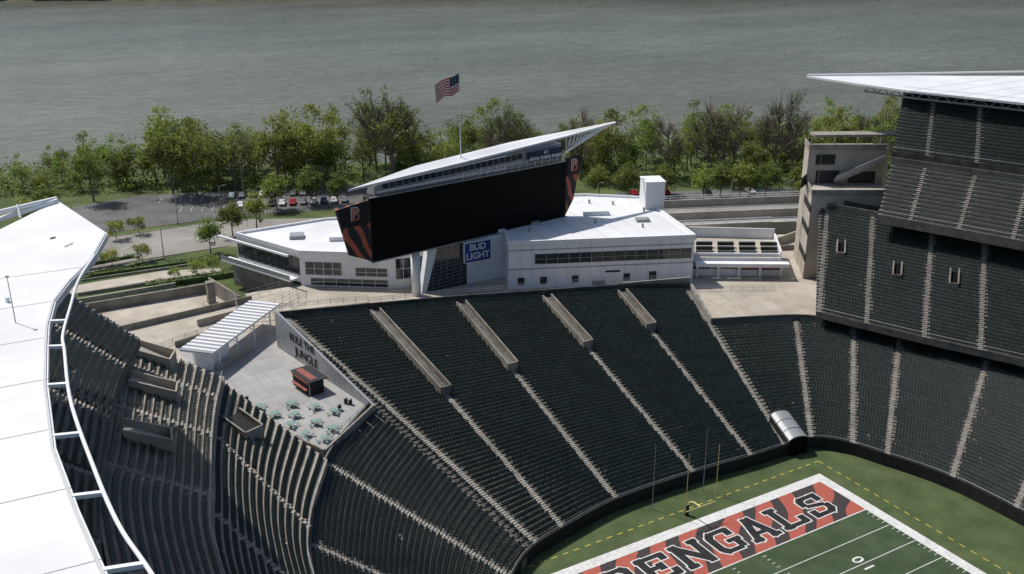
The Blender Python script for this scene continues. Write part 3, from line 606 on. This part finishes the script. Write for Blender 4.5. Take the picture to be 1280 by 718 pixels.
for j in range(3):
  for i in range(4):
    f0=ax[0];f1=ax[1];d=Vector((f1[0]-f0[0],f1[1]-f0[1]));q=Vector(f0)+d*(.08+.24*i)
    ox,oy=1.2+j*1.6,1.8+j*1.9;b.wall((q.x+ox,q.y+oy),(q.x+d.x*.18+ox,q.y+d.y*.18+oy),14.2+j*.3,14.9+j*.3,.9,'seat')
b.wall((51,63.5),(68,53),14.2,14.9,.3,'steel');b.wall((67.6,52.3),(76,63),14.2,15.6,.3,'steel');b.wall((59,75),(76,63),14.2,16.6,.3,'wpanel')
b.obj('terrace_seating',an)
b=MB()
for i in range(5): c=Vector((51.5,60.9))+Vector((15.5,-9.6))*(i/4);b.box((c.x,c.y,11.4),(.5,.5,2.8),'steel',rz=-.55)
b.wall((50.6,60.6),(67.8,50),12.8,13.6,1.8,'wpanel');b.wall((59,56.6),(67,51.6),11.6,12.7,.12,'kred');b.obj('colonnade',an)

rp=MB()
for (a,c,z0,z1) in [((60,101),(104,83),5,9),((66,106),(112,87),5,10.5),((74,112),(122,92),5,11.5),((58,94),(92,80),8,11.5)]:
    rp.wall(a,c,z0,z1,.5,'tan')
rp.wall((63,103.5),(108,85),5,8.2,4.5,'pave');rp.wall((70,109.2),(117,89.6),5,9.4,5.2,'road')
def rrail(a,c,z,st=3):
    L=math.hypot(c[0]-a[0],c[1]-a[1]);n=int(L/st)
    for i in range(n+1):
        t=i/n;rp.tube((a[0]+(c[0]-a[0])*t,a[1]+(c[1]-a[1])*t,z),(a[0]+(c[0]-a[0])*t,a[1]+(c[1]-a[1])*t,z+1.2),.07,.07,'steel',5)
    for hh in(.6,1.2): rp.tube((*a,z+hh),(*c,z+hh),.07,.07,'steel',6)
rrail((74,112),(122,92),11.5);rrail((66,106),(112,87),10.5);rrail((60,101),(104,83),9);rrail((58,94),(92,80),11.5)
rp.wall((112,80),(125,60),9,11,.4,'tan')
rp.obj('access_ramp')
pw=MB();pw.wall((78,66),(100,58),10,11.2,.4,'conc');pw.wall((72,66),(92,70),10,12,.4,'tan');pw.obj('plaza_wall')

# ---------------------------------------------------------------- scoreboard
sb=empty('scoreboard')
SL=Vector((-17,79));SR=Vector((32.8,85.7));sd=(SR-SL).normalized();sa=math.atan2(sd.y,sd.x);sn=Vector((sd.y,-sd.x))
def sp(l,o,z): p=SL+sd*l+sn*o;return (p.x,p.y,z)
W_=(SR-SL).length
b=MB();c=sp(W_/2,-1.2,26.5);b.box(c,(W_,2.4,13.1),'dark',rz=sa);b.obj('cabinet',sb)
b=MB();c=sp(W_/2,.04,26.5);b.box(c,(W_-.5,.08,12.6),'black',rz=sa);b.obj('screen',sb)
b=MB()
for l in (0,W_): b.box(sp(l,.1,26.5),(.2,.3,13.1),'dark',rz=sa)
b.box(sp(W_/2,.1,33.1),(W_,.3,.2),'galv',rz=sa);b.box(sp(W_/2,.1,19.95),(W_,.3,.2),'galv',rz=sa);b.obj('frame',sb)
def wing(name,pts,o0=.3,o1=-.4,k='tiger2'):
    m=MB();n=len(pts);m.add([sp(l,o0,z) for l,z in pts]+[sp(l,o1,z) for l,z in pts],[tuple(range(n)),tuple(range(2*n-1,n-1,-1))]+[(i,(i+1)%n,n+(i+1)%n,n+i) for i in range(n)],k);return m.obj(name,sb)
wing('side_banner_a',[(-.2,20.4),(-.2,32.8),(-7.4,32.0),(-5.0,22.5)])
wing('side_banner_b',[(W_+.2,20.8),(W_+.2,33.6),(W_+4.7,34.2),(W_+2.4,24.0)])
wing('banner_header_a',[(-.2,28.4),(-.2,32.9),(-7.4,32.1),(-6.5,28.2)],.5,.3,'blk')
wing('banner_header_b',[(W_+.2,29.6),(W_+.2,33.7),(W_+4.7,34.3),(W_+3.8,29.9)],.5,.3,'blk')
rot=(math.radians(90),0,sa)
for l,z in ((-3.5,30.5),(W_+2.2,31.8)):
    text('B','banner_letter',3.8,sp(l,.56,z),rot,'line',sb,offset=.16);text('B','banner_letter_core',3.8,sp(l,.62,z),rot,'orange',sb,offset=-.02)
b=MB()
n1=[sp(1.5,-.4,33.2),sp(W_-1,-.4,33.2),sp(W_-1,-.4,37.2),sp(1.5,-.4,35.2)]
n2=[sp(1.5,-3.5,33.2),sp(W_-1,-3.5,33.2),sp(W_-1,-3.5,37.4),sp(1.5,-2.4,35.2)]
b.add(n1+n2,[(0,1,2,3),(4,7,6,5),(0,3,7,4),(1,5,6,2),(3,2,6,7),(0,4,5,1)],'galv')
b.obj('control_room',sb);b=MB()
for i in range(22):
    l=4+i*1.6;z=34.9+l*.025;b.box(sp(l,-.25,z),(1.2,.12,1.15),'glass',rz=sa)
b.box(sp(18,-.2,33.9),(32,.12,.35),'wpanel',rz=sa);b.box(sp(18,-.2,36.0),(32,.12,.2),'wpanel',rz=sa,ry=-.035)
for i in range(30):
    l=2+i*1.65;b.tube(sp(l,.2,33.3),sp(l+.8,.5,34.4),.05,.05,'galv',4);b.tube(sp(l+.8,.5,34.4),sp(l+1.6,.2,33.3),.05,.05,'galv',4)
b.tube(sp(1,.5,34.4),sp(W_,.5,34.4),.06,.06,'galv',5);b.tube(sp(1,1.0,34.2),sp(W_,1.0,35.2),.05,.05,'steel',5)
for i in range(14): l=22+i*2.1;b.tube(sp(l,.5,33.3),sp(l,.9,35.2),.05,.05,'steel',4)
b.obj('catwalk_and_windows',sb)
b=MB();b.box(sp(W_-6,.2,35.4),(9.5,.3,2.4),'navy',rz=sa);b.obj('sign_panel',sb)
text('FIFTH THIRD BANK','sign_lettering',1.05,sp(W_-6,.4,34.9),rot,'steel',sb,offset=.015);text('5/3','sign_logo',1.0,sp(W_-6,.4,36.0),rot,'steel',sb,offset=.015)
b=MB()
top=[(-21.5,78.2,35.6),(-19,78.9,35.8),(-5,83.4,37.1),(20,88.2,38.3),(50,91.2,39.3),(50,90.6,39.2),(34,87.2,38.3),(6,82.0,37.0)]
n=len(top);b.add(top+[(x,y,z-.4) for x,y,z in top],[tuple(range(n-1,-1,-1)),tuple(range(n,2*n))]+[(i,(i+1)%n,n+(i+1)%n,n+i) for i in range(n)],'white')
b.obj('blade_roof',sb)
b=MB()
for i in range(12):
    t=i/11;p=Vector((34,87.2,38.0)).lerp(Vector((49,90.7,38.9)),t);q=Vector((34,87.4,34.5)).lerp(Vector((44,89.5,37.6)),t);b.tube(p,q,.09,.09,'steel',5)
    if i<11: p2=Vector((34,87.2,38.0)).lerp(Vector((49,90.7,38.9)),(i+1)/11);b.tube(q,p2,.07,.07,'steel',5)
b.tube((34,87.4,34.5),(44,89.5,37.6),.12,.12,'steel',6)
b.obj('roof_truss',sb)
b=MB();b.tube((-6.3,82.0,10),(-6.3,82.0,19.7),.95,.95,'wpanel',18);b.obj('round_column',sb,True)
b=MB();b.prism([(5.9,82.5),(15.7,82.4),(15.7,82.9),(5.9,84.9)],10,19.75,'wpanel');b.obj('pylon',sb)
b=MB()
b.add([(-3.9,82.4,10),(5.8,82.4,10),(5.8,82.4,19.7),(-1.1,82.4,19.7),(-3.5,84.8,10),(5.8,84.8,10),(5.8,84.8,19.7),(-.8,84.8,19.7)],[(0,1,2,3),(0,3,7,4),(3,2,6,7),(4,7,6,5),(1,5,6,2)],'glass')
for i in range(11):
    z=10.4+i*.8;x0=-3.9+3.3*(z-10)/11;b.wall((x0+.2,82.34),(5.8,82.34),z,z+.07,.06,'galv',z0b=z+.7,z1b=z+.77)
for i in range(5): x=-2.5+i*1.6;b.tube((x,82.3,10),(x+1.1,82.3,19.6),.04,.04,'galv',4)
b.obj('stair_glazing',sb)
b=MB();b.add([(-5.0,82.2,10),(-3.9,82.2,10),(-1.0,82.2,19.7),(-3.2,82.2,19.7),(-5.0,84,10),(-3.9,84,10),(-1.0,84,19.7),(-3.2,84,19.7)],[(0,1,2,3),(4,7,6,5),(0,3,7,4),(1,5,6,2),(3,2,6,7)],'wpanel');b.obj('fin_wall',sb)
ad=empty('advertising_sign');b=MB();qx,qy,qz=8.0,81.6,17.4
b.box((qx,qy,qz),(6.2,.6,4.3),'blue');b.obj('panel',ad)
b=MB()
for dz in (-2.21,2.21): b.box((qx,qy,qz+dz),(6.4,.7,.12),'steel')
for dx in (-3.16,3.16): b.box((qx+dx,qy,qz),(.12,.7,4.3),'steel')
b.box((qx,qy+.6,qz),(3,.6,2),'galv');b.obj('rim',ad)
for tx,z in (('BUD',1.0),('LIGHT',-.95)): text(tx,'lettering',2.0,(qx,qy-.34,qz+z),(math.radians(90),0,0),'line',ad,offset=.06)
fp=MB();FX,FY=6.0,84.5;fp.tube((FX,FY,36.9),(FX,FY,55.4),.13,.06,'steel',8);fp.tube((FX,FY,55.3),(FX,FY,55.7),.16,.16,'ypost',8);fp.obj('flag_pole')
fl=MB();nx,nz=26,26;fdir=Vector((-.862,.507))
def fpnt(i,j):
    s=i/nx;t=j/nz;drop=2.4*s**1.1+.15*math.sin(s*7);w=.4*math.sin(s*9+t*1.5)*s
    out=5.0*s*(1-.05*t);p=Vector((FX,FY))+fdir*out+Vector((.507,.862))*w
    return (p.x,p.y,54.6-drop-3.7*t*(1-.08*s)+.12*math.sin(s*11+1)*t)
for i in range(nx):
    for j in range(nz):
        k='red' if (j//2)%2==0 else 'line'
        if i<10 and j<14: k='line' if (i%3==1 and j%3==1) else 'navy'
        fl.quad(fpnt(i,j),fpnt(i+1,j),fpnt(i+1,j+1),fpnt(i,j+1),k)
fl.obj('american_flag')

# ---------------------------------------------------------------- roofs
def roof(name,poly,zt,th,par=None):
    b=MB();b.prism(poly,zt-th,zt,'white');return b.obj(name,par)
lr=empty('canopy_roof')
lin=[(-72,23),(-75,14),(-78,8),(-80,3),(-81.3,-3),(-82,-8),(-83,-16),(-83.8,-27),(-83.6,-36),(-83.2,-44),(-83,-60),(-83,-110)]
lout=[(-125,-110),(-125,-20),(-112,5),(-98,16),(-83,30.5),(-75,41)]
roof('membrane',lin+lout,50,.7,par=lr)
b=MB()
for y0 in (12,3,-6,-15,-24,-33,-42,-51,-60):
    xi=np.interp(y0,[p[1] for p in lin[::-1]],[p[0] for p in lin[::-1]]);b.wall((xi,y0),(xi-30,y0+2),50,50.03,.07,'seamm')
for a,c in zip(lin,lin[1:]): b.wall((a[0]-.25,a[1]),(c[0]-.25,c[1]),50,50.12,.2,'seamm')
b.tube((-84,5,50),(-84,5,50.5),.2,.2,'steel',8);b.tube((-78,24,50.1),(-77.4,24.3,50.1),.1,.1,'galv',6);b.tube((-77,20,50.1),(-76,21,50.1),.05,.05,'galv',6)
b.obj('seams',lr)
b=MB()
tubep=[(-74.6,15.5,50),(-77.3,8,50),(-79,1,50),(-80.6,-6,50),(-81,-10,50),(-81.9,-20,50),(-82,-31,50),(-81.8,-39,50),(-81,-46,50),(-80,-60,50),(-80,-108,50)]
qq=cr(tubep,np.linspace(0,len(tubep)-1,60))
for a,c in zip(qq,qq[1:]): b.tube(a,c,.14,.14,'steel',8)
for y0 in (-2,-8,-16,-25,-34,-43,-52):
    xi=np.interp(y0,[p[1] for p in lin[::-1]],[p[0] for p in lin[::-1]]);xo=np.interp(y0-1,[p[1] for p in tubep[::-1]],[p[0] for p in tubep[::-1]])
    b.wall((xi-.2,y0),(xo,y0-.6),49.75,50.05,.32,'steel')
b.tube((-75.2,40.6,50.4),(-86,31.5,51.5),.3,.3,'steel');b.tube((-75.2,40.2,50.2),(-90,29,50.2),.35,.35,'steel')
b.tube((-80,36.5,51.3),(-80,35,50),.15,.15,'steel')
b.obj('edge_tube',lr)
lp=MB();lp.tube((-83.9,-1,50),(-83.9,-1,54.4),.05,.035,'galv',6);lp.box((-83.9,-1,54.45),(.3,.3,.12),'galv');lp.obj('roof_light_pole')
rr_=empty('canopy_roof')
rin=[(88.5,70),(90,56),(92,44),(97,30),(101,18),(107,0),(110,-20),(111,-110)]
rout=[(150,-110),(148,4),(137,41),(110,58.5)]
roof('membrane',rin+rout,49.6,.45,par=rr_)
b=MB()
for a,c in zip(rin[1:],rin[2:]):
    b.tube((a[0]+2,a[1],47.8),(c[0]+2,c[1],47.8),.25,.25,'galv')
    for i in range(4):
        t=i/4;t2=(i+.5)/4;p=(a[0]+2+(c[0]-a[0])*t,a[1]+(c[1]-a[1])*t);q=(a[0]+2+(c[0]-a[0])*t2,a[1]+(c[1]-a[1])*t2)
        b.tube((*p,47.8),(*q,49.1),.12,.12,'galv',5);b.tube((*q,49.1),(a[0]+2+(c[0]-a[0])*(t+.25),a[1]+(c[1]-a[1])*(t+.25),47.8),.12,.12,'galv',5)
b.wall((96.5,48),(112,8),46.5,49.1,.4,'dark')
b.tube((88.8,69.8,49.8),(140,40.6,50.6),.22,.22,'steel')
for i in range(10): t=i/9;b.wall((92+(107-92)*t,44-44*t),(128+14*t,46-44*t),49.6,49.63,.08,'seamm')
b.obj('roof_truss',rr_)
st=empty('stair_tower');b=MB()
b.prism([(70.6,48.2),(76.5,55.6),(91,47.2),(84.5,40.2)],10,28.8,'tan','tan')
b.prism([(76.5,55.7),(80,60.3),(97,51),(91,47.3)],10,36.5,'tan','tan')
b.wall((70.6,48.2),(84.5,40.2),28.8,30.0,.25,'aisle');b.wall((70.6,48.2),(76.5,55.6),28.8,30.0,.25,'aisle')
b.obj('walls',st);b=MB()
for zz in (14,20,25): b.wall((70.5,48.1),(76.3,55.4),zz,zz+1.6,.2,'dark')  # dark slabs here and below paint the shade of deep openings onto walls
b.wall((72.5,53.2),(76.4,55.5),28.9,31.2,.2,'dark')
d=(Vector((91,47.3))-Vector((76.5,55.7)));nn=Vector((d.y,-d.x)).normalized()
def tq(t,o): p=Vector((76.5,55.7))+d*t+nn*o;return (p.x,p.y)
b.wall(tq(.12,.1),tq(.42,.1),29,31.8,.15,'dark');b.wall(tq(.55,.1),tq(.9,.1),29,31.6,.15,'dark');b.wall(tq(.1,.1),tq(.35,.1),33.2,35.4,.15,'dark')
b.wall(tq(.35,1.2),tq(.95,1.2),29.5,30.2,1.6,'aisle',z0b=34,z1b=34.7);b.wall(tq(.35,2.1),tq(.95,2.1),30.2,31.2,.14,'pave',z0b=34.7,z1b=35.7)
b.wall(tq(0,0.2),tq(1,.2),36.5,37.7,.3,'aisle');b.wall((76.5,55.7),(80,60.3),36.5,37.7,.3,'aisle')
b.wall((80,58.5),(97,49.5),38.7,39.2,3.6,'aisle')
for t in (0.05,.35,.65,.95): p=tq(t,-1.5);b.tube((p[0],p[1],36.5),(p[0],p[1],38.8),.18,.18,'aisle',6)
b.obj('stairs_and_opening_shade',st)
lp=MB();lp.tube((78.5,54,28.8),(78.5,54,36.5),.07,.05,'galv',6);lp.box((78.5,54,36.5),(.8,.4,.2),'galv');lp.obj('light_pole')
def lamp(x,y,h):
    m=MB();m.tube((0,0,0),(0,0,h),.14,.09,'galv',8);m.tube((0,0,h),(1.2,0,h+.25),.06,.05,'galv',6);m.box((1.5,0,h+.22),(.7,.28,.14),'galv');m.tube((0,0,0),(0,0,.5),.2,.2,'conc',8)
    o=m.obj('street_lamp');o.location=(x,y,zg)
for x,y,h_ in [(-44,147,8),(-22,176,9),(-60,176,9),(20,168,9),(-34,176,9),(70,125,9),(104,108,9),(118,100,9),(-10,196,10),(8,189,10)]: lamp(x,y,h_)
def car_mesh(k):
    m=MB();prof=[(-2.2,.35),(-2.25,.8),(-1.9,.95),(-1.3,1.0),(-.85,1.42),(.75,1.45),(1.45,1.0),(2.1,.88),(2.25,.6),(2.2,.35)]
    n=len(prof);w=.88
    def wy(z): return w-(.16 if z>1.2 else 0)
    vs=[(x,-wy(z),z) for x,z in prof]+[(x,wy(z),z) for x,z in prof]
    m.add(vs,[tuple(range(n-1,-1,-1)),tuple(range(n,2*n))]+[(i,(i+1)%n,n+(i+1)%n,n+i) for i in range(n)],k)
    m.add([(-1.2,-.8,1.08),(-.82,-.71,1.42),(-.82,.71,1.42),(-1.2,.8,1.08)],[(0,1,2,3)],'glass');m.add([(.86,-.7,1.42),(1.46,-.8,1.03),(1.46,.8,1.03),(.86,.7,1.42)],[(0,1,2,3)],'glass')
    for s in (-1,1):
        m.add([(-1.15,s*.885,1.03),(1.3,s*.885,1.03),(.72,s*.745,1.38),(-.8,s*.745,1.38)],[(0,1,2,3)],'glass')
        for x in (-1.4,1.4): m.tube((x,s*.72,.33),(x,s*.92,.33),.33,.33,'tyre',12);m.tube((x,s*.92,.33),(x,s*.93,.33),.18,.18,'galv',10)
    o=m.obj('tmp');me=o.data;bpy.data.objects.remove(o);return me
M['cw']=mat('car_white',(.6,.6,.6),.25,var=.02,spec=.6);M['cs']=mat('car_silver',(.3,.31,.32),.25,var=.02,spec=.6,metal=.5);M['cb']=mat('car_black',(.015,.016,.018),.2,var=.02,spec=.7);M['cr']=mat('car_red',(.3,.02,.02),.25,var=.02,spec=.6);M['cbl']=mat('car_blue',(.02,.05,.14),.25,var=.02,spec=.6)
CM={k:car_mesh(k) for k in('cw','cs','cb','cr','cbl')}
random.seed(4)
seq=['cw','cs','cb','cw','cw','cb','cs','cw']
for i in range(8):
    if i==5: continue
    o=bpy.data.objects.new('parked_car',CM[seq[i]]);COL.objects.link(o);o.location=(-13.6+i*2.8,203-7.2-i*1.05,zg+.03);o.rotation_euler=(0,0,math.pi/2-.38+random.uniform(-.03,.03))
seq=['cw','cb','cs','cb','cw','cr','cs','cw','cbl','cw','cs']
for i in range(11):
    if i in(2,):continue
    o=bpy.data.objects.new('parked_car',CM[seq[i]]);COL.objects.link(o);o.location=(-14.3+i*2.8,184.5-i*1.0,zg+.03);o.rotation_euler=(0,0,math.pi/2-.38+random.uniform(-.03,.03))
for x,y,k in [(92,137,'cr'),(97,134.5,'cw'),(101,133,'cr'),(112,127,'cb'),(124,121,'cw')]:
    o=bpy.data.objects.new('parked_car',CM[k]);COL.objects.link(o);o.location=(x,y,zg+.03);o.rotation_euler=(0,0,1.2)

# ---------------------------------------------------------------- light, camera
W=bpy.data.worlds.new('World');sc.world=W;W.use_nodes=True;nt=W.node_tree
bg=nt.nodes['Background'];sk=nt.nodes.new('ShaderNodeTexSky');sk.sky_type='NISHITA';sk.sun_disc=False;sk.dust_density=1.5
el=math.radians(56);hx,hy=-.45,.89;sk.sun_elevation=el;sk.sun_rotation=math.atan2(hx,hy);nt.links.new(sk.outputs[0],bg.inputs[0]);bg.inputs[1].default_value=.105
sd_=bpy.data.lights.new('sun','SUN');sd_.energy=4.6;sd_.angle=math.radians(.5);sd_.color=(1,.955,.89)
so=bpy.data.objects.new('sun',sd_);COL.objects.link(so)
dirv=Vector((hx*math.cos(el),hy*math.cos(el),math.sin(el)));so.rotation_euler=dirv.to_track_quat('Z','Y').to_euler()
cd=bpy.data.cameras.new('camera');cd.lens=1240/1280*36;cd.sensor_width=36;cd.clip_end=12000;cd.clip_start=1
co=bpy.data.objects.new('camera',cd);COL.objects.link(co);co.location=(-87.2,-94.9,84.5);co.rotation_euler=(math.radians(90-20.6),0,-math.atan2(.507,.862));sc.camera=co
